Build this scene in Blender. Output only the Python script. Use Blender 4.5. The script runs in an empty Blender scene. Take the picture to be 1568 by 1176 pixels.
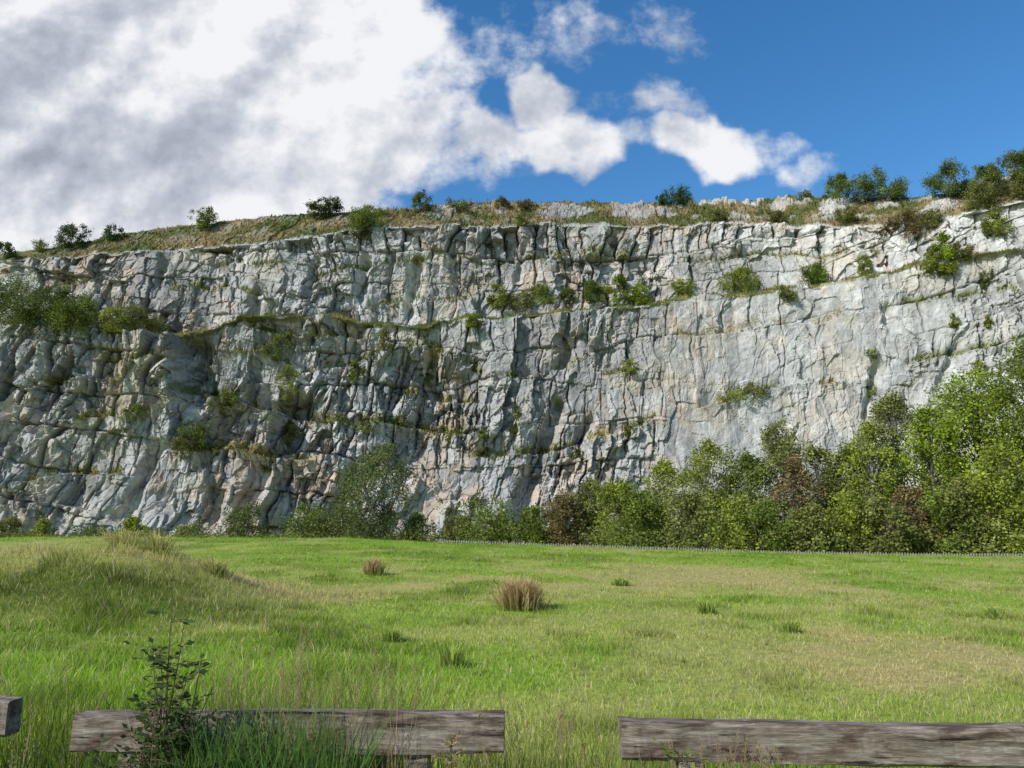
import bpy, math, numpy as np
from mathutils import Vector
rng=np.random.default_rng(7)
F=1184.0; TH=math.radians(10.9); ZC=1.7
CT,ST=math.cos(TH),math.sin(TH)
def tang(u,v):
    x=(u-784)/F; y=(588-v)/F; den=CT-y*ST
    return x/den,(ST+y*CT)/den
def site(u,v,d):
    a,b=tang(u,v); return np.array([a*d,d,ZC+b*d])
def inv(X,Y,Z):
    y=np.tan(np.arctan((Z-ZC)/Y)-TH)
    return 784+F*X/Y*(CT-y*ST), 588-F*y
def sm(a,b,t):
    t=np.clip((t-a)/(b-a),0,1); return t*t*(3-2*t)
# ---------- numpy noise ----------
def h2(ix,iy,s):
    with np.errstate(over='ignore'):
        n=(ix.astype(np.int64)*374761393+iy.astype(np.int64)*668265263+s*974634777)&0xffffffff
        n=((n^(n>>13))*1274126177)&0xffffffff
        n=((n^(n>>16))*2246822519)&0xffffffff
        n=n^(n>>15)
    return (n&0xffffff)/float(0xffffff)
def vn(x,y,s=0):
    ix=np.floor(x);iy=np.floor(y);fx=x-ix;fy=y-iy
    fx=fx*fx*(3-2*fx);fy=fy*fy*(3-2*fy)
    a=h2(ix,iy,s);b=h2(ix+1,iy,s);c=h2(ix,iy+1,s);d=h2(ix+1,iy+1,s)
    return (a+(b-a)*fx)*(1-fy)+(c+(d-c)*fx)*fy
def fbm(x,y,s=0,o=5):
    r=0;a=.5;t=0
    for i in range(o):
        r=r+a*vn(x,y,s+i*17);t+=a;x=x*2.03+3.1;y=y*2.03+1.7;a*=.5
    return r/t
def cells(x,y,s,jit=.9):
    ix=np.floor(x);iy=np.floor(y)
    f1=np.full(x.shape,9.);f2=np.full(x.shape,9.)
    ci=np.zeros(x.shape);cj=np.zeros(x.shape);dx=np.zeros(x.shape);dy=np.zeros(x.shape)
    for i in(-1,0,1):
        for j in(-1,0,1):
            a=ix+i;b=iy+j
            px=a+.5+(h2(a,b,s)-.5)*jit;py=b+.5+(h2(a,b,s+1)-.5)*jit
            ex=x-px;ey=y-py;d=np.abs(ex)+np.abs(ey)*.9+.25*np.hypot(ex,ey)
            m=d<f1
            f2=np.where(m,f1,np.minimum(f2,d))
            f1=np.where(m,d,f1);ci=np.where(m,a,ci);cj=np.where(m,b,cj);dx=np.where(m,ex,dx);dy=np.where(m,ey,dy)
    return f2-f1,h2(ci,cj,s+2),h2(ci,cj,s+3)-.5,h2(ci,cj,s+4)-.5,dx,dy
def bricks(x,z,W,H,seed,cw):
    l=z/H+.45*(vn(z/H*.8,z*0+.5,seed+9)-.5)*2
    li=np.floor(l);lf=l-li
    Wl=W*(.55+1.1*h2(li,li*0,seed+5))
    px=x/Wl+17*h2(li,li*0,seed+6)
    px=px+.5*(vn(px*.9,li+.5,seed+7)-.5)
    pi=np.floor(px);pf=px-pi
    r=h2(pi,li,seed);a=h2(pi,li,seed+1)-.5;b=h2(pi,li,seed+2)-.5
    eh=np.minimum(pf,1-pf)*Wl;ev=np.minimum(lf,1-lf)*H
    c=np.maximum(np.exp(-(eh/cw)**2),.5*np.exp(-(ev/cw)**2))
    return (r-.5),a*(pf-.5)+b*(lf-.5),c,r
# ---------- mesh builder ----------
COL=bpy.context.scene.collection
def mk(name,V,Fc,C=None,mats=(),mi=None,smooth=False,parent=None):
    V=np.asarray(V,dtype=np.float32);Fc=np.asarray(Fc,dtype=np.int32)
    me=bpy.data.meshes.new(name);me.vertices.add(len(V));me.vertices.foreach_set('co',V.ravel())
    k=Fc.shape[1];nf=len(Fc);me.loops.add(nf*k);me.loops.foreach_set('vertex_index',Fc.ravel())
    me.polygons.add(nf);me.polygons.foreach_set('loop_start',np.arange(0,nf*k,k,dtype=np.int32))
    if mi is not None: me.polygons.foreach_set('material_index',np.asarray(mi,dtype=np.int32))
    me.polygons.foreach_set('use_smooth',np.full(nf,smooth))
    me.update(calc_edges=True)
    if C is not None:
        c=np.ones((len(V),4),dtype=np.float32);c[:,:3]=np.clip(C,0,1)
        at=me.color_attributes.new('Col','FLOAT_COLOR','POINT');at.data.foreach_set('color',c.ravel())
    for m in mats: me.materials.append(m)
    ob=bpy.data.objects.new(name,me);COL.objects.link(ob)
    if parent: ob.parent=parent
    return ob
# ---------- materials ----------
def newmat(n):
    m=bpy.data.materials.new(n);m.use_nodes=True;nt=m.node_tree
    return m,nt,nt.nodes['Principled BSDF'],nt.nodes['Material Output']
def mat_foliage(n,tr=.35):
    m,nt,b,o=newmat(n);N=nt.nodes;L=nt.links
    a=N.new('ShaderNodeAttribute');a.attribute_name='Col'
    N.remove(b);b=N.new('ShaderNodeBsdfDiffuse')
    L.new(a.outputs['Color'],b.inputs['Color'])
    t=N.new('ShaderNodeBsdfTranslucent');L.new(a.outputs['Color'],t.inputs['Color'])
    x=N.new('ShaderNodeMixShader');x.inputs[0].default_value=tr
    L.new(b.outputs[0],x.inputs[1]);L.new(t.outputs[0],x.inputs[2]);L.new(x.outputs[0],o.inputs['Surface'])
    return m
def mat_attr(n,scale=3.,amt=.5,bump=.3,dist=.05,det=6,stretch=None):
    m,nt,b,o=newmat(n);N=nt.nodes;L=nt.links
    a=N.new('ShaderNodeAttribute');a.attribute_name='Col'
    tc=N.new('ShaderNodeTexCoord')
    no=N.new('ShaderNodeTexNoise');no.inputs['Scale'].default_value=scale;no.inputs['Detail'].default_value=det;no.inputs['Roughness'].default_value=.7
    if stretch:
        mp=N.new('ShaderNodeMapping');mp.inputs['Scale'].default_value=stretch;L.new(tc.outputs['Object'],mp.inputs['Vector']);L.new(mp.outputs[0],no.inputs['Vector'])
    else: L.new(tc.outputs['Object'],no.inputs['Vector'])
    mr=N.new('ShaderNodeMapRange');mr.inputs['From Min'].default_value=.3;mr.inputs['From Max'].default_value=.7
    mr.inputs['To Min'].default_value=1-amt;mr.inputs['To Max'].default_value=1+amt
    L.new(no.outputs[0],mr.inputs['Value'])
    mx=N.new('ShaderNodeVectorMath');mx.operation='SCALE'
    L.new(a.outputs['Color'],mx.inputs[0]);L.new(mr.outputs[0],mx.inputs['Scale'])
    L.new(mx.outputs[0],b.inputs['Base Color'])
    b.inputs['Roughness'].default_value=.95;b.inputs['Specular IOR Level'].default_value=.1
    bp=N.new('ShaderNodeBump');bp.inputs['Strength'].default_value=bump;bp.inputs['Distance'].default_value=dist
    L.new(no.outputs[0],bp.inputs['Height']);L.new(bp.outputs[0],b.inputs['Normal'])
    return m
M_leaf=mat_foliage('leaf_mat',.38);M_grass=mat_foliage('grass_mat',.4)
M_bark=mat_attr('bark_mat',6,.4);M_ground=mat_attr('field_mat',5,.35,.6,.05)
M_rock=mat_attr('limestone_mat',1.0,.28,.9,.35,stretch=(1,1,.7))
def mat_wood():
    m,nt,b,o=newmat('weathered_wood');N=nt.nodes;L=nt.links
    tc=N.new('ShaderNodeTexCoord')
    def noise(s3,sc,det,dis=0.):
        mp=N.new('ShaderNodeMapping');mp.inputs['Scale'].default_value=s3;L.new(tc.outputs['Object'],mp.inputs['Vector'])
        n=N.new('ShaderNodeTexNoise');n.inputs['Scale'].default_value=sc;n.inputs['Detail'].default_value=det;n.inputs['Roughness'].default_value=.65;n.inputs['Distortion'].default_value=dis
        L.new(mp.outputs[0],n.inputs['Vector']);return n.outputs[0]
    def ramp(f,stops):
        r=N.new('ShaderNodeValToRGB')
        while len(r.color_ramp.elements)<len(stops): r.color_ramp.elements.new(.5)
        for e,(p,c) in zip(r.color_ramp.elements,stops): e.position=p;e.color=(*c,1)
        L.new(f,r.inputs[0]);return r.outputs[0]
    def mul(a,b_):
        mu=N.new('ShaderNodeMix');mu.data_type='RGBA';mu.blend_type='MULTIPLY';mu.inputs[0].default_value=1
        L.new(a,mu.inputs[6]);L.new(b_,mu.inputs[7]);return mu.outputs[2]
    g=noise((1.6,16,16),3,6,.6); f=noise((6,110,110),3,4)
    base=ramp(g,[(.36,(.10,.078,.062)),(.5,(.20,.172,.145)),(.64,(.30,.265,.23))])
    fine=ramp(f,[(.36,(.62,.6,.58)),(.6,(1.1,1.1,1.1))])
    st=ramp(noise((1.3,4,5),2.6,6,.5),[(.40,(.42,.30,.23)),(.50,(.95,.87,.80)),(.68,(1.3,1.27,1.24))])
    ck=noise((.9,16,16),2.1,3,.2)
    cks=ramp(ck,[(.335,(.10,.08,.07)),(.365,(1,1,1))])
    L.new(mul(mul(mul(base,fine),st),cks),b.inputs['Base Color'])
    b.inputs['Roughness'].default_value=.85
    bp=N.new('ShaderNodeBump');bp.inputs['Strength'].default_value=.6;bp.inputs['Distance'].default_value=.008
    L.new(g,bp.inputs['Height'])
    b2=N.new('ShaderNodeBump');b2.inputs['Strength'].default_value=.9;b2.inputs['Distance'].default_value=.01
    L.new(cks,b2.inputs['Height']);L.new(bp.outputs[0],b2.inputs['Normal']);L.new(b2.outputs[0],b.inputs['Normal'])
    return m
M_wood=mat_wood()
# ---------- ground ----------
def gnd(x,y):
    far=np.interp(x,[-60,-28,-12,0,20,40,80],[1.3,1.4,1.3,.85,.25,-.08,-.2])
    z=far*sm(14,55,y)
    z=z+1.2*sm(-3.8,-9.5,x)*np.exp(-((y-19+.15*(x+10))/3.6)**2)*(1-.3*sm(-30,-60,x))*(.85+.3*fbm(x*.4,y*.4,33,3))
    z=z+.26*(fbm(x*.25,y*.25,31,4)-.5)*sm(5,10,y)
    s=sm(57,62,y); z=z*(1-s)+(far-.75)*s
    s=sm(66,90,y); z=z*(1-s)+(-.5)*s
    return z
def fieldcol(x,y):
    n=fbm(x*.16,y*.10,51,5);n2=fbm(x*.7,y*.5,61,4);n3=fbm(x*.05+3,y*.05,71,3);n4=fbm(x*.3+7,y*.22,75,4)
    dry=sm(.46,.64,n)*.40+sm(.50,.70,n2)*.28+.08
    dry=dry+.50*np.exp(-((y-25)/6.)**2)*sm(-8,-2,x)*sm(.3,.6,n2*.5+n*.5)+.60*sm(-.5,5,x)*np.exp(-((y-10.8)/3.2)**2)*sm(.45,.60,n4)
    dry=dry+.7*sm(-4,-8,x)*np.exp(-((y-19.5)/1.8)**2)
    dry=dry*(1-.8*sm(0,-4,x)*sm(15,9,y))
    dry=dry-.15*sm(36,50,y)
    dry=np.clip(dry,0,.92)[...,None]
    g=np.array([.175,.315,.025]);g2=np.array([.33,.455,.05]);d=np.array([.50,.41,.165])
    lush=np.clip(n3*.6+n2*.8-.2,0,1)[...,None]
    c=g*(1-lush)+g2*lush
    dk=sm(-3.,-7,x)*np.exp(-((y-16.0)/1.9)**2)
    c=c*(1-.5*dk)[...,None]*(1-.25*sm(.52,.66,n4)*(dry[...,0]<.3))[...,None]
    return c*(1-dry)+d*dry, dry[...,0]
xs=np.concatenate([[-2500,-900,-400,-200,-120,-80],np.arange(-60,-20,1.),np.arange(-20,20,.2),np.arange(20,60,1.),[80,120,200,400,900,2500]])
ys=np.concatenate([[-1500,-300,-60,-20,-5],np.arange(0,30,.2),np.arange(30,70,.5),np.arange(70,130,4.),[150,250,600,2500]])
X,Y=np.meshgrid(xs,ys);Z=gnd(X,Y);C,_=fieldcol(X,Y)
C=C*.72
def grid_faces(nr,nc):
    i=np.arange(nr*nc).reshape(nr,nc)
    return np.stack([i[:-1,:-1],i[:-1,1:],i[1:,1:],i[1:,:-1]],-1).reshape(-1,4)
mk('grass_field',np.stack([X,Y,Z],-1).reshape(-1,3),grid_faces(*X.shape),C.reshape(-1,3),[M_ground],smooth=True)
# ---------- cliff ----------
cx=np.concatenate([np.linspace(-260,-98,180,endpoint=False),np.linspace(-98,98,1220,endpoint=False),np.linspace(98,240,160)])
def Y0f(x): return np.interp(x,[-260,-110,-60,0,40,70,100,240],[150,133,129,131,130,124,112,60])+3*(fbm(x*.03,x*0+.5,5,3)-.5)
def line_z(X,Y,tab):
    us=[t[0] for t in tab];vs=[t[1] for t in tab];v=np.full(X.shape,400.)
    for _ in range(6):
        y=(588-v)/F;u=784+F*X/Y*(CT-y*ST);v=np.interp(u,us,vs)
    return ZC+tang(u,v)[1]*Y,u
Yb=Y0f(cx)
tb=[(-500,520),(0,508),(250,512),(330,500),(420,480),(640,500),(700,492),(850,478),(1000,464),(1250,436),(1400,408),(1568,385),(2000,330)]
tr=[(-500,425),(0,404),(100,394),(250,385),(400,372),(560,350),(700,347),(900,345),(1150,347),(1300,350),(1420,342),(1500,318),(1568,305),(2000,260)]
tt=[(-500,411),(0,389),(100,376),(200,356),(300,344),(400,332),(560,325),(700,313),(800,310),(1000,312),(1100,306),(1400,303),(1480,293),(1568,262),(2000,200)]
Wb=np.interp(784+F*cx/Yb,[-200,0,250,330,640,720,1250,1400,1568],[8,8,7,4,4,6,6,3,2])
Y1=Yb+5.5; z1,_=line_z(cx,Y1,tb); z1=z1+2.2*(fbm(cx*.12,cx*0,8,4)-.5)
Y2=Y1+Wb; z2=z1+Wb*.3
Y3=Y2+3.5; z3,_=line_z(cx,Y3,tr)
z3=np.maximum(z3,z2+3)+1.8*(fbm(cx*.18,cx*0+3,18,4)-.5)
Y4=Y3+8; z4,_=line_z(cx,Y4,tt); z4=z4+1.1*(fbm(cx*.3,cx*0,9,4)-.5)
z0=np.full(cx.shape,-2.)
segs=[(Yb,z0,Y1,z1,270),(Y1,z1,Y2,z2,22),(Y2,z2,Y3,z3,150),(Y3,z3,Y4,z4,56),(Y4,z4,Y4+14,z4-.6,14),(Y4+14,z4-.6,Y4+260,z4+2,12)]
RY=[];RZ=[];SEG=[];TT=[]
for k,(ya,za,yb_,zb_,n) in enumerate(segs):
    for i in range(n):
        t=i/n; RY.append(ya+(yb_-ya)*t);RZ.append(za+(zb_-za)*t);SEG.append(k);TT.append(t)
RY=np.array(RY);RZ=np.array(RZ);SEG=np.array(SEG)[:,None]*np.ones(RY.shape);TT=np.array(TT)[:,None]*np.ones(RY.shape)
RX=np.ones(RY.shape)*cx[None]
U,Vv=inv(RX,RY,RZ)
s=RZ+RY*.35
wx=fbm(RX*.08,s*.08,101,3)-.5; wz=fbm(RX*.05+9,s*.08,111,2)-.5
wf=fbm(RX*.6,s*.6,105,3)-.5; wg=fbm(RX*.6+5,s*.6,106,3)-.5
rug=np.interp(U,[-200,0,300,600,850,960,1040,1340,1400,1568],[1.,1.,1.2,1.15,1.1,.62,.26,.24,.55,.65])
rug=np.where(SEG==0,rug,np.where(SEG==2,np.interp(U,[0,400,800,1100,1568],[.8,1.15,1.05,.75,.6]),.35))
patch=sm(.35,.6,fbm(RX*.06,s*.07,121,4))
rug=rug*(.45+.8*patch)
lean=np.where(SEG==2,.1,np.interp(U,[0,500,900,1568],[.50,.32,.12,-.12]))
qx=RX-lean*s
dip=np.interp(U,[0,700,1568],[.10,.0,-.10])
zq=s+dip*RX
e1,r1,a1,b1,dx1,dy1=cells((qx+wx*7+wf*.8)/7.5,(zq+wz*6+wg*.8)/12.,201)
D1=2.2*(r1-.5)+3.6*a1*dx1+2.6*b1*dy1
e5,r5,a5,b5,dx5,dy5=cells((qx+wx*5+wf*.7)/3.1,(zq+.2*qx+wz*5+wg*.7)/5.0,251)
D5=.9*(r5-.5)+2.2*a5*dx5+1.6*b5*dy5
k5c=np.exp(-(e5/.05)**2)
m2=sm(.40,.58,fbm(RX*.11,s*.13,501,4));m3=sm(.44,.62,fbm(RX*.2,s*.22,511,4))
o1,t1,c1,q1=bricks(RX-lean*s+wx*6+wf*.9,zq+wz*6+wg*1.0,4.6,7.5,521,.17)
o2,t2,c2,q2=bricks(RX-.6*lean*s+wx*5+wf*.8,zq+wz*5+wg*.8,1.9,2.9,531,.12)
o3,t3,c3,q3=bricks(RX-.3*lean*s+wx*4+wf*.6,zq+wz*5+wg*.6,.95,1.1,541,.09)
e4,r4,a4,b4,dx4,dy4=cells((RX-.3*s+wx*5)/1.3,(s+wz*4)/1.9,231)
D4=.35*(r4-.5)+1.0*(a4*dx4+b4*dy4)
jv=sm(.45,.6,fbm(RX*.08+4,s*.06,551,3))
up=(SEG==2)*1.
disp=rug*(D1+.9*D5-.25*k5c+(1.3+.9*up)*o1+1.3*t1-(.35+1.1*jv)*c1+m2*(.9*o2+1.2*t2-.25*c2)+m3*(.34*o3+.5*t3-.08*c3)+D4*(1-.4*m3))+rug*3.2*(fbm(RX*.07,s*.09,131,6)-.5)
disp=disp+.4*(fbm(RX*.5,s*.5,133,4)-.5)
face=(SEG==0)|(SEG==2)
led=[(265,600,480,640,3.0,60),(300,560,460,520,2.2,40),(480,640,740,668,2.8,55),(420,575,640,530,2.,40),(640,520,740,575,1.8,50),(1075,622,1210,590,1.6,30),
(120,650,262,618,1.6,40),(60,600,200,575,1.2,30),(380,500,560,515,1.8,30),(600,600,780,620,1.6,40),(860,690,1000,640,1.1,40),(280,690,480,700,2.,50),(930,572,985,560,1.1,22),
(1380,470,1568,440,1.2,30),(1400,560,1568,520,1.,30),(150,560,270,545,1.2,30),(560,470,720,455,1.8,25),(250,440,420,450,1.4,25),(760,580,880,560,1.2,30),
(1000,520,1330,480,.5,30),(1220,580,1290,585,1.2,20),(720,700,860,690,1.5,40),(30,740,200,720,1.1,40),(480,420,660,400,1.5,20),(760,400,1000,385,1.,18),(1050,400,1400,385,.9,16),(0,460,120,440,1.2,20),(330,410,480,395,1.2,16)]
veg_ledge=np.zeros(U.shape)
wob=26*(fbm(U*.02,Vv*0+.3,141,4)-.5)
for(u0,v0,u1,v1,k,fd)in led:
    l=v0+(v1-v0)*(U-u0)/(u1-u0)+wob
    m=sm(u0-12,u0+15,U)*sm(u1+12,u1-15,U)
    upp=l-Vv
    disp=disp-face*m*k*np.where(upp>0,np.exp(-np.maximum(upp,0)/fd),0)+face*m*k*.45*np.where(upp<=0,np.exp(np.minimum(upp,0)/10),0)
    veg_ledge=np.maximum(veg_ledge,m*np.exp(-((upp-2-fd*.10)/(3+fd*.09))**2)*min(1,k/1.2))
gul=[(292,520,300,610,20,4.2),(855,615,790,800,14,3.6),(420,690,370,800,12,2.4),(845,640,890,630,12,2.8),(640,400,630,480,9,2.4),(560,700,500,800,12,2.),(745,355,740,380,6,2.),
(940,360,945,380,6,2.),(240,680,180,790,12,2.2),(660,540,665,600,12,2.6),(450,610,440,680,14,3.),(1345,560,1330,690,10,1.6),(1475,520,1440,600,10,1.3),(905,640,870,720,10,2.4),(90,560,60,650,9,1.6),(395,440,380,490,9,2.4),(690,380,700,440,6,2.),(1362,470,1368,500,9,1.4),(880,520,860,560,9,2.2),(480,400,470,450,7,2.2),(560,400,548,450,7,2.),(800,380,792,420,5,1.7),(250,400,235,430,7,1.8),(870,470,865,520,6,1.6),(910,480,905,510,6,1.5)]
for(u0,v0,u1,v1,w,k)in gul:
    t=np.clip((Vv-v0)/(v1-v0),0,1);lu=u0+(u1-u0)*t+wob*.5+8*wf
    m=sm(v0-14,v0+8,Vv)*sm(v1+25,v1-10,Vv)
    disp=disp-face*m*k*np.exp(-(np.abs(U-lu)/w)**2.5)
disp=disp+np.where(SEG==0,3.2*sm(280,266,U+wob*.3)*sm(720,560,Vv)+.0,0)
amp=np.select([SEG==0,SEG==1,SEG==2,SEG==3,SEG==4],[sm(0,.02,TT)*1.,.55,1.,.35,.1],0.)
PY=RY-disp*amp
PX=RX+.2*D4*amp
PZ=RZ+np.where((SEG==1)|(SEG==3),.6*(q2-.5)+.3*(q3-.5),0)+np.where((SEG==3),(.9*(q2-.4)+.5*(q3-.5))*sm(.4,.9,TT)*sm(500,760,U),0)+np.where(SEG==4,1.2*(fbm(RX*.2,RY*.2,151,4)-.5)*sm(0,.3,TT),0)
P=np.stack([PX,PY,PZ],-1)
gx=np.gradient(P,axis=1);gy=np.gradient(P,axis=0)
Nn=np.cross(gx,gy);Nn/=np.linalg.norm(Nn,axis=-1,keepdims=True)+1e-9
nzb=np.abs(Nn[...,2])
k5=np.ones(5)/5
for ax in(0,1): nzb=np.apply_along_axis(lambda a:np.convolve(a,k5,'same'),ax,nzb)
nA=fbm(RX*.09,s*.07,401,5);nB=fbm(RX*.5,s*.35,411,5);nC=fbm(RX*.035,s*.045,421,4);nS=fbm(RX*.9,s*.07,431,4)
def L3(a,b,t): return a*(1-t[...,None])+b*t[...,None]
grey=np.array([.385,.382,.375]);warm=np.array([.42,.325,.24]);pale=np.array([.53,.52,.49]);dark=np.array([.185,.188,.192]);cream=np.array([.52,.455,.35])
C=np.ones(P.shape)*grey
right=sm(850,1250,U)
C=L3(C,pale,np.clip(.15+.55*right*sm(.30,.6,nA)+np.where(SEG==2,.35,0)*sm(300,900,U)+.3*sm(1330,1420,U),0,1))
C=L3(C,dark,np.clip(.45*sm(.46,.68,nS)*(1-.35*right)+.36*sm(700,100,U)*sm(.38,.6,nB)+.28*sm(.5,.62,nC)*(1-.6*right),0,.8))
C=L3(C,warm,np.clip(.62*sm(.50,.63,nA)*sm(.42,.6,nB)*(1-.5*right)+.25*sm(.8,.95,q2)*m2+.22*sm(.75,.9,r5)*sm(.45,.6,nC),0,.75))
C=L3(C,cream,np.clip(.35*sm(.8,.95,q3)*sm(.5,.6,nC)*m3+.4*sm(.62,.7,fbm(RX*.15,s*.2,441,4)),0,.6))
C=C*(1+.2*(q3-.5)*m3+.22*(q2-.5)*m2+.2*(r1-.5)+.2*(r5-.5))[...,None]
C=L3(C,np.array([.08,.075,.07]),np.clip(.35*c2*m2+.22*c3*m3+.5*c1*jv+.18*k5c,0,.6)*face*(rug>.15))  # dirt in the joints, plus cavity shade painted into the rock colour
vg=np.clip(sm(.60,.86,nzb)*sm(.40,.56,nB)*.85+veg_ledge*.85*sm(.40,.54,nB),0,1)
vg=np.clip(vg+np.where(SEG==1,.9*sm(.3,.45,nB),0),0,1)
brow=np.where(SEG==3,sm(.0,.12,TT)*(1-.8*sm(.48,.6,fbm(RX*.22,RY*.5,451,4))*(.35+.65*sm(560,800,U))*sm(.1,.5,TT)),0)
brow=np.where(SEG>=4,1,brow)
vcol=L3(np.ones(P.shape)*np.array([.12,.155,.03]),np.array([.28,.25,.09]),sm(.42,.62,nA*.5+nB*.5))
bcol=L3(np.ones(P.shape)*np.array([.21,.165,.08]),np.array([.10,.11,.035]),sm(.38,.58,fbm(RX*.15,RY*.4,461,4)))
C=L3(C,vcol,vg*face+vg*(SEG==1))
C=L3(C,bcol,brow)
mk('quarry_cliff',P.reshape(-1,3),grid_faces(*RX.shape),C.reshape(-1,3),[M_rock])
UU,VV=inv(PX,PY,PZ)
def on_cliff(u,v):
    d=(UU-u)**2+(VV-v)**2+(SEG>3)*50
    i=np.argmin(d); return P.reshape(-1,3)[i].copy()
# ---------- blades ----------
def blades(base,h,w,lean,col,name,mat=None,tri=False,tipdark=1.15,az=None,parent=None):
    n=len(base)
    a=rng.uniform(0,2*np.pi,n) if az is None else az
    la=rng.uniform(0,2*np.pi,n)
    side=np.stack([np.cos(a),np.sin(a)*.6,np.zeros(n)],-1)*w[:,None]*.5
    ld=np.stack([np.cos(la),np.sin(la),np.zeros(n)],-1)*(lean*h)[:,None]
    up=np.zeros((n,3));up[:,2]=h
    tip=base+up+ld
    if tri:
        V=np.stack([base-side,base+side,tip],1);Fi=np.arange(n*3).reshape(n,3)
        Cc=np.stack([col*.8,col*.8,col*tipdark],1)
    else:
        mid=base+up*.55+ld*.3
        V=np.stack([base-side,base+side,mid-side*.8,mid+side*.8,tip],1)
        i=(np.arange(n)*5)[:,None]
        Fi=np.concatenate([i+np.array([[0,1,3]]),i+np.array([[0,3,2]]),i+np.array([[2,3,4]])],0)
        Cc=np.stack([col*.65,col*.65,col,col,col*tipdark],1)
    return mk(name,V.reshape(-1,3),Fi,Cc.reshape(-1,3),[mat or M_grass],smooth=False,parent=parent)
def field_blades(n,d0,d1,name,tri):
    y=1/rng.uniform(1/d1,1/d0,n); x=rng.uniform(-.8,.8,n)*(y+2)
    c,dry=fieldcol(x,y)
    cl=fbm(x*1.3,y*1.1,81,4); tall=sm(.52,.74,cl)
    left=sm(1,-3,x)*sm(14,8,y)
    h=(.035+.055*rng.random(n)+.16*tall*rng.random(n)+.18*left*rng.random(n))*(1-.4*dry)
    h=h*(1+1.5*sm(-3,-7,x)*np.exp(-((y-19)/4.5)**2))
    w=np.maximum(.005,.0010*y)*rng.uniform(.7,1.4,n)
    c=c*rng.uniform(.70,1.38,(n,1))
    k=rng.random(n)<(.08+.18*dry); c[k]=np.array([.54,.47,.24])*rng.uniform(.7,1.2,(k.sum(),1)); h[k]*=1.35
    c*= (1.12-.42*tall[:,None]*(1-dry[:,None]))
    b=np.stack([x,y,gnd(x,y)-.01],-1)
    blades(b,h,w,rng.uniform(.2,.9,n),c,name,tri=tri)
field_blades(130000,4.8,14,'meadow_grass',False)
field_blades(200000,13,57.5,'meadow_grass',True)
def tussock(u,v,d,wid,h,n,ctop,cg):
    x0=site(u,v,d)[0];r=np.abs(rng.normal(0,.4,n))*wid*.38;a=rng.uniform(0,6.283,n)
    x=x0+r*np.cos(a);y=d+r*np.sin(a)
    b=np.stack([x,y,gnd(x,y)],-1)
    hh=h*rng.uniform(.2,1.3,n);out=(.1+.9*rng.random(n)**1.6)
    ld=np.stack([np.cos(a),np.sin(a),0*a],-1)*(out*wid*.5)[:,None]
    side=np.stack([np.cos(a*3),np.sin(a*3),0*a],-1)*.006*d/12
    up=np.stack([0*a,0*a,hh],-1)
    mid=b+up*.7+ld*.4;tip=b+up*(1-.25*out)[:,None]+ld
    V=np.stack([b-side,b+side,mid-side,mid+side,tip],1);i=(np.arange(n)*5)[:,None]
    Fi=np.concatenate([i+np.array([[0,1,3]]),i+np.array([[0,3,2]]),i+np.array([[2,3,4]])],0)
    k=rng.uniform(.7,1.3,(n,1))
    Cc=np.stack([cg*k,cg*k,ctop*k,ctop*k,ctop*k*1.2],1)
    mk('grass_tussock',V.reshape(-1,3),Fi,Cc.reshape(-1,3),[M_grass])
tan_=np.array([.52,.37,.19]);gr=np.array([.26,.34,.07])
tussock(797,915,18.,1.4,.60,1500,tan_,gr)
tussock(572,878,27.,.9,.5,650,tan_,gr)
for(u,v,d,w,h)in[(1080,930,17,.6,.26),(1210,952,14,.6,.2),(598,970,13,.5,.22),(1522,938,16,.6,.22),(690,1000,10.5,.6,.28),(950,905,24,.7,.2),(240,862,19,1.4,.5),(180,868,19,1.2,.45),(330,885,18.5,1.2,.4)]:
    tussock(u,v,d,w,h,300,np.array([.34,.42,.09]) if u>500 else np.array([.50,.44,.17]),gr)
def tall_patch(n,x0,x1,y0,y1,h0,h1,col,w=.006,name='tall_grass'):
    x=rng.uniform(x0,x1,n);y=rng.uniform(y0,y1,n)
    b=np.stack([x,y,gnd(x,y)],-1)
    blades(b,rng.uniform(h0,h1,n),np.full(n,w)*rng.uniform(.6,1.5,n),rng.uniform(.05,.45,n),col*rng.uniform(.6,1.3,(n,1)),name)
G1=np.array([.10,.17,.04]);G2=np.array([.21,.29,.045]);DR=np.array([.48,.37,.20])
tall_patch(900,-1.6,-.78,3.8,4.25,.55,.85,G1,.012)
tall_patch(420,-1.55,-.85,3.9,4.25,.72,.98,G1*1.3,.009)
tall_patch(1200,-1.8,-.6,4.6,5.1,.5,1.0,G2*.75)
tall_patch(300,-1.8,-.55,4.0,5.0,.8,1.12,DR*.8,.004)
tall_patch(900,-3.3,-1.5,3.8,4.25,.35,.68,G1,.01)
tall_patch(2000,-3.8,-1.5,4.6,6.5,.3,.75,G2*.6)
tall_patch(700,-.8,.75,3.8,4.25,.38,.66,G2,.009)
tall_patch(900,-.7,1.0,4.6,5.6,.25,.60,G2*.8)
tall_patch(220,-.6,.7,3.9,5.0,.5,.85,DR*.8,.004)
tall_patch(900,.6,3.6,3.8,4.1,.35,.54,G2,.009)
tall_patch(220,.65,1.4,3.8,4.1,.45,.72,DR*.8,.005)
tall_patch(1500,.8,4.2,4.6,6.2,.2,.48,G2)
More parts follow.
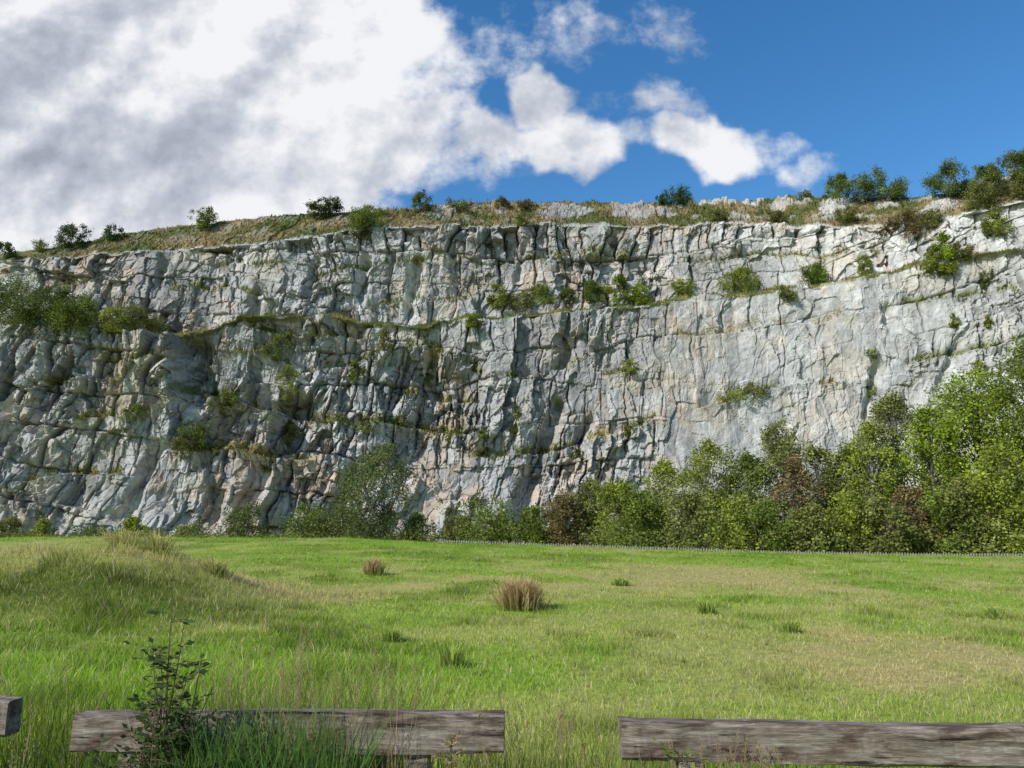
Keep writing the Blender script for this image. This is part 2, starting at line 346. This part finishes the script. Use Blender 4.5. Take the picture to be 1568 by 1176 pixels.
def seed_stems(n,x0,x1,y0,y1,h0,h1):
    VV_,FF,CC=[],[],[]
    for i in range(n):
        x=rng.uniform(x0,x1);y=rng.uniform(y0,y1);h=rng.uniform(h0,h1);z=float(gnd(np.array(x),np.array(y)))
        dx,dy=rng.uniform(-.15,.15,2)
        pts=np.array([[x,y,z],[x+dx*.3,y+dy*.3,z+h*.6],[x+dx,y+dy,z+h]])
        for k in range(34):
            t=k/34.; c=pts[1]+(pts[2]-pts[1])*(.45+.55*t)
            o=rng.normal(0,.010*(1.2-t),3); L=.010
            q=[c+o+np.array([-.002,0,0]),c+o+np.array([.002,0,0]),c+o+np.array([.002+o[0]*.3,0,L]),c+o+np.array([-.002+o[0]*.3,0,L])]
            b=len(VV_);VV_+=q;FF.append([b,b+1,b+2,b+3]);CC+=[DR*.8*rng.uniform(.6,1.2)]*4
        for s_ in range(2):
            a,b_=pts[s_],pts[s_+1];w=np.array([.0015,0,0]);b=len(VV_);VV_+=[a-w,a+w,b_+w,b_-w];FF.append([b,b+1,b+2,b+3]);CC+=[DR*.7]*4
    mk('seeding_grass',np.array(VV_),np.array(FF),np.array(CC),[M_grass])
seed_stems(50,-1.9,-.6,4.0,5.2,.8,1.15);seed_stems(35,-.6,.6,4.0,5.0,.5,.85);seed_stems(30,.7,1.4,3.9,4.1,.5,.74);seed_stems(18,-3.2,-2.2,4.0,5.4,.5,.9)
# ---------- tubes / trees ----------
def tube(pts,rad,n=6):
    pts=np.asarray(pts,float);m=len(pts);V=[];a=np.linspace(0,2*np.pi,n,endpoint=False)
    for i in range(m):
        t=pts[min(i+1,m-1)]-pts[max(i-1,0)];t=t/(np.linalg.norm(t)+1e-9)
        r=np.cross(t,[.13,1,.07]);r/=np.linalg.norm(r)+1e-9;b=np.cross(t,r)
        V.append(pts[i]+rad[i]*(np.cos(a)[:,None]*r+np.sin(a)[:,None]*b))
    V=np.concatenate(V);Fi=[]
    for i in range(m-1):
        for j in range(n):Fi.append([i*n+j,i*n+(j+1)%n,(i+1)*n+(j+1)%n,(i+1)*n+j])
    return V,np.array(Fi)
def leaves(cen,size,col,aspect=.65):
    n=len(cen);d1=rng.normal(size=(n,3));d1[:,2]*=.6;d1/=np.linalg.norm(d1,axis=1,keepdims=True)
    d2=np.cross(d1,rng.normal(size=(n,3)));d2/=np.linalg.norm(d2,axis=1,keepdims=True)
    s=size*rng.uniform(.6,1.4,(n,1))
    V=np.stack([cen-d1*s,cen-d2*s*aspect,cen+d1*s,cen+d2*s*aspect],1).reshape(-1,3)
    return V,np.arange(n*4).reshape(n,4),np.repeat(col,4,axis=0)
def tree(name,pos,h,w,col,nl=9500,leaf=.13,bark=(.18,.165,.145),low=.05,ncl=75,stems=1,var=.24):
    Vs,Fs,Cs,Ms=[],[],[],[];off=0
    pos=np.array(pos,float);bark=np.array(bark)
    def add(V,Fi,C,m):
        nonlocal off
        Vs.append(V);Fs.append(Fi+off);Cs.append(C);Ms.append(np.full(len(Fi),m));off+=len(V)
    trunks=[]
    for s_ in range(stems):
        o=rng.normal(0,.06*w,2)*(stems>1)
        k=6;tp=[]
        for i in range(k):
            t=i/(k-1);tp.append(pos+np.array([o[0]*(1+4*t)+rng.normal(0,.012*h)*t,o[1]*(1+4*t)+rng.normal(0,.012*h)*t,h*.9*t-.3*(i==0)]))
        tp=np.array(tp);trunks.append(tp)
        V,Fi=tube(tp,np.linspace(.011*h+.02,.002*h,k)/math.sqrt(stems));add(V,Fi,np.ones((len(V),3))*bark,0)
    cl=[];rr=[]
    for i in range(ncl):
        t=rng.uniform(low,1)**.9
        env=math.sin(math.pi*min(1,(t-low*.6+.16)/(1.16-low*.6)))**.55
        a=rng.uniform(0,6.283);r=w*.5*env*math.sqrt(rng.uniform(.03,1))*rng.uniform(.65,1.18)
        c=pos+np.array([r*math.cos(a),r*math.sin(a),h*t*.95])
        tk=trunks[rng.integers(len(trunks))]
        q=min(max(t-.18,.05),.85)*5;j=int(min(q,4));st=tk[j]+(tk[j+1]-tk[j])*(q-j)
        c[:2]+=(tk[j][:2]-pos[:2])*.6
        md=(st+c)/2+np.array([0,0,.03*h])
        V,Fi=tube([st,md,c],[.0035*h,.002*h,.001*h],4);add(V,Fi,np.ones((len(V),3))*bark*.5,0)
        cl.append(c);rr.append(w*rng.uniform(.06,.16)*(1.15-.45*t)+.1)
    cl=np.array(cl);rr=np.array(rr);wt=rr**1.8;wt/=wt.sum()
    ci=rng.choice(ncl,nl,p=wt)
    g=rng.normal(size=(nl,3));g/=np.linalg.norm(g,axis=1,keepdims=True)
    g*=(rng.random((nl,1))**.5)*np.array([1.1,1.1,1.2])
    cen=cl[ci]+g*rr[ci][:,None]*rng.uniform(.7,1.5,(nl,1))
    cen[:,2]=np.maximum(cen[:,2],pos[2]+.05)
    cc=np.array(col)*(1+var*rng.normal(size=(ncl,1)))*1.3
    cc=cc[ci]*rng.uniform(.65,1.35,(nl,1))
    cc=np.clip(cc,.01,.6)
    V,Fi,Cc=leaves(cen,leaf,cc);add(V,Fi,Cc,1)
    return mk(name,np.concatenate(Vs),np.concatenate(Fs),np.concatenate(Cs),[M_bark,M_leaf],np.concatenate(Ms))
def ptree(u,vt,vb,wpx,d,col,name,**k):
    b=site(u,vb,d);t=site(u,vt,d);z=float(gnd(np.array(b[0]),np.array(d)))
    return tree(name,(b[0],d,z),t[2]-z,wpx/F*d,col,**k)
YG=(.205,.235,.04);MG=(.135,.17,.035);OG=(.165,.175,.05);DG=(.06,.09,.025);BG=(.185,.245,.025);RD=(.18,.14,.06);GG=(.12,.145,.05)
W=(.42,.40,.37)
H3=dict(stems=3,nl=6000)
T=[(575,676,130,98,GG,'willow_tree',dict(stems=3,nl=15000,ncl=90)),(745,762,105,92,MG,'hazel_tree',H3),(700,790,50,95,OG,'hazel_tree',H3),(862,752,60,90,RD,'birch_tree',dict(nl=6000)),(905,732,80,92,OG,'birch_tree',{}),(950,732,90,84,YG,'birch_tree',{}),
(1020,706,110,86,YG,'birch_tree',dict(bark=W)),(1090,672,118,84,YG,'birch_tree',dict(bark=W,nl=12000)),(1150,690,95,82,MG,'birch_tree',dict(bark=W)),(1205,630,105,84,OG,'birch_tree',dict(nl=11000,bark=W)),(1262,678,100,80,OG,'birch_tree',{}),(1225,700,85,76,RD,'birch_tree',dict(nl=7000)),
(1312,680,100,80,MG,'birch_tree',{}),(1385,594,120,80,OG,'birch_tree',dict(nl=14000,bark=W,ncl=90)),(1345,640,95,76,YG,'birch_tree',dict(bark=W)),(1440,616,120,76,BG,'ash_tree',dict(nl=14000,ncl=90)),(1515,556,185,76,BG,'ash_tree',dict(nl=26000,ncl=140)),(1610,515,200,74,MG,'ash_tree',dict(nl=22000,ncl=140)),
(1550,680,130,68,YG,'birch_tree',dict(bark=W,nl=11000)),(1480,730,90,68,OG,'birch_tree',dict(nl=7000)),(1700,560,180,72,MG,'ash_tree',dict(nl=7000)),(1800,580,180,76,YG,'ash_tree',dict(nl=7000)),(985,752,90,76,MG,'hazel_tree',H3),(1060,755,100,74,OG,'hazel_tree',H3),(1130,760,100,72,YG,'hazel_tree',H3),(1180,765,85,70,MG,'hazel_tree',H3),(1290,755,95,70,YG,'hazel_tree',H3),(1400,740,85,70,RD,'birch_tree',dict(bark=W,nl=6000)),(1340,760,85,68,OG,'hazel_tree',H3),(1240,775,85,68,OG,'hazel_tree',H3),(1450,750,95,68,MG,'hazel_tree',H3),
(375,768,65,110,GG,'hazel_tree',H3),(478,778,100,105,MG,'hazel_tree',H3),(210,790,45,108,BG,'hazel_tree',dict(stems=2,nl=3500)),(62,796,44,108,YG,'hazel_tree',dict(stems=2,nl=3500)),(8,790,50,108,OG,'hazel_tree',dict(stems=2,nl=3500)),(645,786,55,100,MG,'hazel_tree',dict(stems=2,nl=3500)),(520,772,65,104,GG,'hazel_tree',H3),(820,776,65,90,MG,'hazel_tree',H3),(-60,780,80,105,MG,'hazel_tree',H3),(290,800,60,108,OG,'hazel_tree',dict(stems=3,nl=3000)),(135,805,60,108,GG,'hazel_tree',dict(stems=3,nl=3000))]
for(u,vt,w,d,c,n,k)in T: ptree(u,vt,835,w,d,c,n,**k)
n=42000
ux=rng.uniform(-90,95,n);uy=np.where(ux>8,rng.uniform(66,98,n),rng.uniform(88,112,n))
hh=1.2+3.0*fbm(ux*.25,uy*.15,91,4)
cen=np.stack([ux,uy,gnd(ux,uy)+hh*rng.random(n)**.7*np.where(ux>8,.9,.8)],-1)
cc=np.array([.17,.195,.05])*rng.uniform(.6,1.3,(n,1))*(.6+.8*fbm(ux*.4,uy*.3,95,3))[:,None]
V,Fi,Cc=leaves(cen,.15,cc);mk('undergrowth',V,Fi,Cc,[M_leaf])
S=[(40,426,502,125,MG),(8,440,508,75,DG),(75,445,506,80,DG),(135,455,508,95,MG),(200,465,514,75,OG),(180,476,510,50,YG),(100,462,508,85,MG),(240,482,514,45,OG),(765,438,470,40,YG),(830,438,468,60,MG),(800,448,472,40,OG),(905,430,462,36,MG),(925,438,465,46,YG),(980,428,465,38,BG),(950,423,462,34,BG),(870,444,466,36,MG),(1045,430,456,44,YG),(1130,412,447,60,YG),(1245,404,432,46,MG),(1255,415,432,40,BG),(1325,392,418,28,YG),(1205,438,460,34,OG),(1445,358,418,38,BG),(1435,380,420,44,YG),(1520,320,362,44,YG),(1470,372,400,34,OG),(1510,412,440,40,OG),
(110,345,380,46,DG),(175,345,368,32,DG),(315,319,350,42,MG),(60,370,385,40,OG),(6,372,396,30,DG),(508,304,330,40,DG),(485,308,332,34,MG),(548,322,362,62,MG),(570,316,335,44,MG),(645,295,325,34,GG),(700,306,322,46,OG),(770,306,318,36,RD),(800,304,318,30,RD),(1040,288,312,50,DG),(1015,300,312,24,DG),(1285,268,306,50,MG),(1325,268,305,70,MG),(1370,274,304,56,MG),(1235,293,306,30,OG),(1445,254,304,66,MG),(1475,280,304,40,DG),(1510,256,306,56,MG),(1545,240,302,70,OG),(1585,228,300,70,MG),(1640,215,290,80,MG),(1500,285,320,50,OG),(1390,325,365,50,RD),(1360,338,360,36,RD),(1420,322,350,44,OG),(1300,322,340,44,OG),(1190,324,340,36,OG),(1100,322,338,36,OG),
(440,555,612,34,YG),(445,505,520,20,OG),(420,512,550,46,MG),(790,618,665,24,MG),(590,500,535,26,OG),(725,480,500,30,YG),(545,555,585,28,MG),(965,548,570,26,YG),(300,645,690,46,MG),(285,662,700,46,OG),(440,640,690,36,OG),(205,620,645,34,MG),(520,632,645,32,OG),(655,555,590,18,MG),(1130,594,612,60,YG),(1160,587,605,40,OG),(1335,535,550,20,YG),(1330,574,605,18,YG),(1345,622,640,16,YG),(1500,552,570,24,YG),(1555,550,575,26,YG),(1460,483,500,15,YG),(960,650,665,16,OG),(885,688,700,22,OG),(410,702,720,30,OG),(350,600,620,40,MG),(560,648,660,34,OG),(800,324,345,32,OG),(230,492,510,30,OG),(1510,486,500,14,YG),(615,630,645,24,OG),(690,662,675,24,MG),(740,656,668,20,MG),(335,680,695,32,MG)]
for(u,vt,vb,w,c)in S:
    p=on_cliff(u,vb);d=p[1]-.3
    h=(tang(u,vt)[1]-tang(u,vb)[1])*d;ww=w/F*d
    fc=vb>512
    tree('shrub',(p[0],d,p[2]-.25),h+.3,ww,np.array(c)*.85,nl=int(min(7500,(200 if fc else 350)+(100 if fc else 160)*h*ww)),leaf=.13,ncl=int(14+min(30,h*ww)),stems=3,low=.02,bark=(.12,.1,.08),var=.3)
prob=(vg*(face|(SEG==1))*1.2+brow*(SEG==3)*.7+(SEG==4)*.4)*(np.abs(RX)<110)
idx=rng.choice(prob.size,30000,p=(prob/prob.sum()).ravel())
b=P.reshape(-1,3)[idx]
isb=(SEG.ravel()[idx]>=3)[:,None]
cc=(vcol.reshape(-1,3)[idx]*(1-isb)+bcol.reshape(-1,3)[idx]*isb)*rng.uniform(.7,1.4,(len(b),1))
nn=len(b);blades(b+rng.normal(0,.15,b.shape)*[1,.3,.3]-[0,.1,.1],rng.uniform(.25,.75,nn),rng.uniform(.12,.32,nn),rng.uniform(.2,.9,nn),cc,'ledge_grass',tri=True)
# ---------- picket fence ----------
Vf,Ff=[],[]
def box(c,sx,sy,sz,V,Fl):
    b=len(V)
    for dz in(0,1):
        for(a,e)in((-1,-1),(1,-1),(1,1),(-1,1)):V.append([c[0]+a*sx/2,c[1]+e*sy/2,c[2]+dz*sz])
    Fl+= [[b,b+3,b+2,b+1],[b+4,b+5,b+6,b+7],[b,b+1,b+5,b+4],[b+1,b+2,b+6,b+5],[b+2,b+3,b+7,b+6],[b+3,b,b+4,b+7]]
x=-6.
while x<60:
    y=66-6*(x+6)/50.;z=float(gnd(np.array(x),np.array(y)))
    box((x,y,z),.08,.03,.84+rng.normal(0,.02),Vf,Ff)
    if int(x*10)%25==0: box((x+.08,y+.07,z),.1,.1,.90,Vf,Ff)
    x+=.2
for i in range(66):
    x=-6+i;y=66-6*(x+6.)/50.
    for hz in(.3,.68): box((x+.5,y+.04,float(gnd(np.array(x+.5),np.array(y)))+hz),1.01,.04,.07,Vf,Ff)
mk('picket_fence',Vf,Ff,np.ones((len(Vf),3))*np.array([.30,.28,.23]),[M_bark])
# ---------- timber rails ----------
def rail(p0,p1,hz,dp,name):
    p0=np.array(p0);p1=np.array(p1);L=np.linalg.norm(p1-p0)
    root=bpy.data.objects.new(name,None);COL.objects.link(root);root.location=p0
    root.rotation_euler=(0,-math.asin((p1[2]-p0[2])/L),math.atan2(p1[1]-p0[1],p1[0]-p0[0]))
    n=90;bv=.012;prof=[]
    for(a,b_)in((-1,-1),(1,-1),(1,1),(-1,1)):
        cy,cz=a*dp/2,b_*hz/2; prof+=[(cy,cz-b_*bv),(cy-a*bv,cz)]
    prof=np.array(sorted(prof,key=lambda q:math.atan2(q[1],q[0])));m=len(prof);V=[];Fl=[]
    ed=np.cumsum(rng.normal(0,.0014,(n+1,m,2)),axis=0);ed-=np.linspace(0,1,n+1)[:,None,None]*ed[-1]
    for i in range(n+1):
        t=i/n;jz=.006*math.sin(t*7+p0[0]);jy=.006*math.sin(t*5+1)
        for j,q in enumerate(prof):V.append([t*L+rng.normal(0,.002)*(i in(0,n)),q[0]+jy+ed[i,j,0],q[1]+jz+ed[i,j,1]])
    for i in range(n):
        for j in range(m):Fl.append([i*m+j,(i+1)*m+j,(i+1)*m+(j+1)%m,i*m+(j+1)%m])
    c0=len(V);V.append([-.002,0,0]);V.append([L+.002,0,0])
    for j in range(m):
        Fl.append([c0,j,(j+1)%m]);Fl.append([c0+1,n*m+(j+1)%m,n*m+j])
    me=bpy.data.meshes.new('beam');me.from_pydata(V,[],Fl);me.materials.append(M_wood)
    ob=bpy.data.objects.new('beam',me);COL.objects.link(ob);ob.parent=root
    for k,t in enumerate((.14,.80)):
        V2,F2=[],[];box((t*L,.0,-hz/2-.62),.13,.11,.617,V2,F2)
        me=bpy.data.meshes.new('post');me.from_pydata(V2,[],F2);me.materials.append(M_wood)
        o2=bpy.data.objects.new('post_%d'%(k+1),me);COL.objects.link(o2);o2.parent=root
        m2_=o2.modifiers.new('b','BEVEL');m2_.width=.008
rail(site(120,1118,4.4),site(772,1117,4.35),.185,.14,'timber_rail')
rail(site(950,1131,4.25),site(1720,1142,4.15),.185,.14,'timber_rail')
rail(site(-400,1100,4.6),site(22,1098,4.6),.185,.14,'timber_rail')
# ---------- sapling ----------
def sapling(u,d,h,w,n,name,lc,ll=.04,dens=1.,spread=.45):
    x0=site(u,1000,d)[0];z0=float(gnd(np.array(x0),np.array(d)))
    Vs,Fs,Cs,Ms=[],[],[],[];off=0
    def add(V,Fi,c,m):
        nonlocal off
        Vs.append(V);Fs.append(Fi+off);Cs.append(c);Ms.append(np.full(len(Fi),m));off+=len(V)
    for s_ in range(n):
        H=h*(1 if s_==0 else rng.uniform(.45,.9));dx,dy=(.03,0) if s_==0 else (rng.uniform(-w,w)*spread*(1.35-H/h*.6),rng.uniform(-w,w)*.3)
        pts=np.array([[x0+dx*t**1.3+.02*math.sin(5*t+s_),d+dy*t,z0+H*t] for t in np.linspace(0,1,8)])
        V,Fi=tube(pts,np.linspace(.008,.002,8),5);add(V,Fi,np.ones((len(V),3))*np.array([.13,.09,.06]),0)
        for k in range(int((16*H/h+5)*dens)):
            t=rng.uniform(.25,1.);q=t*7;j=int(min(q,6));st=pts[j]+(pts[j+1]-pts[j])*(q-j)
            a=rng.uniform(0,6.283);L=w*.26*(1.1-.55*t)*rng.uniform(.6,1.2)+.03
            dr=np.array([math.cos(a),math.sin(a),rng.uniform(-.1,.9)]);dr/=np.linalg.norm(dr)
            en=st+dr*L
            V,Fi=tube([st,(st+en)/2+[0,0,.01],en],[.0025,.0015,.001],4);add(V,Fi,np.ones((len(V),3))*np.array([.12,.10,.05]),0)
            for m in range(7):
                f=.3+.7*(m//2)/3;c=st+(en-st)*f;sd=np.cross(dr,[0,0,1]);sd/=np.linalg.norm(sd)+1e-9
                dd=sd*(1 if m%2 else -1)*.9+dr*.5+np.array([0,0,rng.uniform(-.5,.2)])
                if m==6:dd=dr
                dd/=np.linalg.norm(dd);s2=ll*rng.uniform(.6,1.25);wd=np.cross(dd,rng.normal(size=3)*.5+np.array([0,0,1]));wd/=np.linalg.norm(wd)
                V=np.array([c,c+dd*s2*.5-wd*s2*.32,c+dd*s2*1.1,c+dd*s2*.5+wd*s2*.32]);add(V,np.array([[0,1,2,3]]),np.ones((4,3))*np.array(lc)*rng.uniform(.6,1.5),1)
    return mk(name,np.concatenate(Vs),np.concatenate(Fs),np.concatenate(Cs),[M_bark,M_leaf],np.concatenate(Ms))
sapling(256,4.1,1.38,.62,15,'rose_sapling',(.07,.105,.035),ll=.040)
sapling(400,4.05,.75,.4,4,'bramble_plant',(.09,.14,.03),ll=.035)
sapling(690,4.05,.70,.30,5,'bramble_plant',(.28,.21,.10),ll=.025,dens=1.4)
sapling(1030,3.9,.70,.5,9,'bramble_plant',(.17,.19,.05),ll=.035,dens=1.2)
sapling(230,3.95,.74,.7,12,'bramble_plant',(.07,.11,.03),ll=.038,dens=1.3)
sapling(500,4.05,.72,.4,7,'bramble_plant',(.18,.15,.06),ll=.03,dens=1.2)
# ---------- sky ----------
sd=np.array([-.66,-.49,.60]);sd/=np.linalg.norm(sd)
el=math.asin(sd[2]);rot=math.atan2(sd[0],sd[1])%(2*math.pi)
w=bpy.data.worlds.new('World');bpy.context.scene.world=w;w.use_nodes=True;nt=w.node_tree;N=nt.nodes;L=nt.links;N.clear()
def val(n,i,x):
    if isinstance(x,bpy.types.NodeSocket):L.new(x,n.inputs[i])
    else:n.inputs[i].default_value=x
def M(op,a,b=0.,c=None):
    n=N.new('ShaderNodeMath');n.operation=op;val(n,0,a);val(n,1,b)
    if c is not None:val(n,2,c)
    return n.outputs[0]
def SS(x,a,b):
    n=N.new('ShaderNodeMapRange');n.interpolation_type='SMOOTHSTEP';val(n,0,x);n.inputs[1].default_value=a;n.inputs[2].default_value=b;return n.outputs[0]
tc=N.new('ShaderNodeTexCoord');sp=N.new('ShaderNodeSeparateXYZ');L.new(tc.outputs['Generated'],sp.inputs[0])
yy=M('MAXIMUM',M('ABSOLUTE',sp.outputs[1]),.12)
tX=M('DIVIDE',sp.outputs[0],yy);tZ=M('DIVIDE',sp.outputs[2],yy)
def noise(ox,oz,sc,det=9,rough=.55,dist=0.):
    c=N.new('ShaderNodeCombineXYZ');L.new(M('ADD',tX,ox),c.inputs[0]);L.new(M('ADD',tZ,oz),c.inputs[1])
    n=N.new('ShaderNodeTexNoise');n.inputs['Scale'].default_value=sc;n.inputs['Detail'].default_value=det;n.inputs['Roughness'].default_value=rough;n.inputs['Distortion'].default_value=dist
    L.new(c.outputs[0],n.inputs['Vector']);return n.outputs[0]
n1=noise(3.1,1.7,5.5,8,.58);wp=noise(8.,5.,5.5,3);wq=noise(1.,12.,5.5,3);n2=noise(5.,5.,16.,6,.62)
g1=noise(6.3,2.2,3.0,4,.5);g1s=noise(6.3+.05,2.2-.07,3.0,4,.5)
f1_=noise(2.3,9.2,9.0,6,.58);f1s=noise(2.3+.02,9.2-.03,9.0,6,.58)
wX=M('ADD',tX,M('MULTIPLY',M('SUBTRACT',wp,.5),.24));wZ=M('ADD',tZ,M('MULTIPLY',M('SUBTRACT',wq,.5),.20))
blobs=[(130,120,580,280,2.2),(430,60,250,190,1.8),(510,200,225,130,1.5),(250,310,400,110,1.4),(650,250,130,50,.6),(60,340,180,80,1.2),
(735,218,70,40,.75),(830,155,62,46,.8),(880,222,115,50,.85),(775,65,75,70,.2),(940,35,120,55,.2),(1060,240,95,64,1.0),(1010,165,55,32,.15),(1230,255,55,30,.4),(1160,225,50,34,.2)]
acc=None
for(u,v,ru,rv,st)in blobs:
    a,b_=tang(u,v);ra=ru/F*1.15;rb=rv/F*1.15
    p=M('MULTIPLY',M('SUBTRACT',wX,a),1/ra);q=M('MULTIPLY',M('SUBTRACT',wZ,b_),1/rb)
    d=M('MULTIPLY',M('SUBTRACT',1.,M('ADD',M('MULTIPLY',p,p),M('MULTIPLY',q,q))),st)
    acc=d if acc is None else M('MAXIMUM',acc,d)
acc=M('MAXIMUM',acc,-1.5)
dens=M('ADD',M('ADD',acc,M('MULTIPLY',M('SUBTRACT',n1,.5),2.2)),M('MULTIPLY',M('SUBTRACT',n2,.5),1.5))
mask=SS(dens,-.10,.70)
thick=SS(acc,.5,1.9)
rel=M('ADD',M('MULTIPLY',M('SUBTRACT',g1,g1s),1.3),M('MULTIPLY',M('SUBTRACT',f1_,f1s),1.3))
ca,cb=tang(380,10)
pr=M('MULTIPLY',M('SUBTRACT',wX,ca),1/.30);qr=M('MULTIPLY',M('SUBTRACT',wZ,cb),1/.17)
crown=SS(M('SUBTRACT',1.,M('ADD',M('MULTIPLY',pr,pr),M('MULTIPLY',qr,qr))),-.6,.8)
br=M('ADD',M('ADD',M('SUBTRACT',.83,M('MULTIPLY',thick,.24)),rel),M('MULTIPLY',crown,.22))
br=M('MINIMUM',M('MAXIMUM',br,.3),.95)
cr=N.new('ShaderNodeValToRGB');e=cr.color_ramp.elements
e[0].position=.3;e[0].color=(.36,.40,.48,1);e[1].position=.92;e[1].color=(.90,.91,.94,1);x_=cr.color_ramp.elements.new(.6);x_.color=(.55,.59,.67,1)
L.new(br,cr.inputs[0])
sky=N.new('ShaderNodeTexSky');sky.sky_type='NISHITA';sky.sun_disc=False;sky.sun_elevation=el;sky.sun_rotation=rot;sky.air_density=1.;sky.dust_density=.2;sky.ozone_density=2.
hs=N.new('ShaderNodeHueSaturation');hs.inputs['Saturation'].default_value=1.32;hs.inputs['Value'].default_value=1.15;L.new(sky.outputs[0],hs.inputs['Color'])
b1_=N.new('ShaderNodeBackground');b1_.inputs[1].default_value=.145;L.new(hs.outputs[0],b1_.inputs[0])
b2_=N.new('ShaderNodeBackground');b2_.inputs[1].default_value=1.;L.new(cr.outputs[0],b2_.inputs[0])
mx=N.new('ShaderNodeMixShader');L.new(mask,mx.inputs[0]);L.new(b1_.outputs[0],mx.inputs[1]);L.new(b2_.outputs[0],mx.inputs[2])
o=N.new('ShaderNodeOutputWorld');L.new(mx.outputs[0],o.inputs[0])
w.cycles.sampling_method='MANUAL';w.cycles.sample_map_resolution=256
sl=bpy.data.lights.new('sun','SUN');sl.energy=5.0;sl.angle=math.radians(.5);sl.color=(1,.965,.90)
so=bpy.data.objects.new('sun',sl);COL.objects.link(so);so.rotation_euler=Vector(sd).to_track_quat('Z','Y').to_euler();so.location=(-60,-40,80)
cam=bpy.data.cameras.new('camera');cam.sensor_fit='HORIZONTAL';cam.angle=2*math.atan(784/F);cam.clip_end=6000;cam.clip_start=.05
co=bpy.data.objects.new('camera',cam);COL.objects.link(co);co.location=(0,0,ZC);co.rotation_euler=(math.pi/2+TH,0,0)
sc=bpy.context.scene;sc.camera=co
sc.view_settings.view_transform='Standard';sc.view_settings.look='None';sc.view_settings.exposure=0
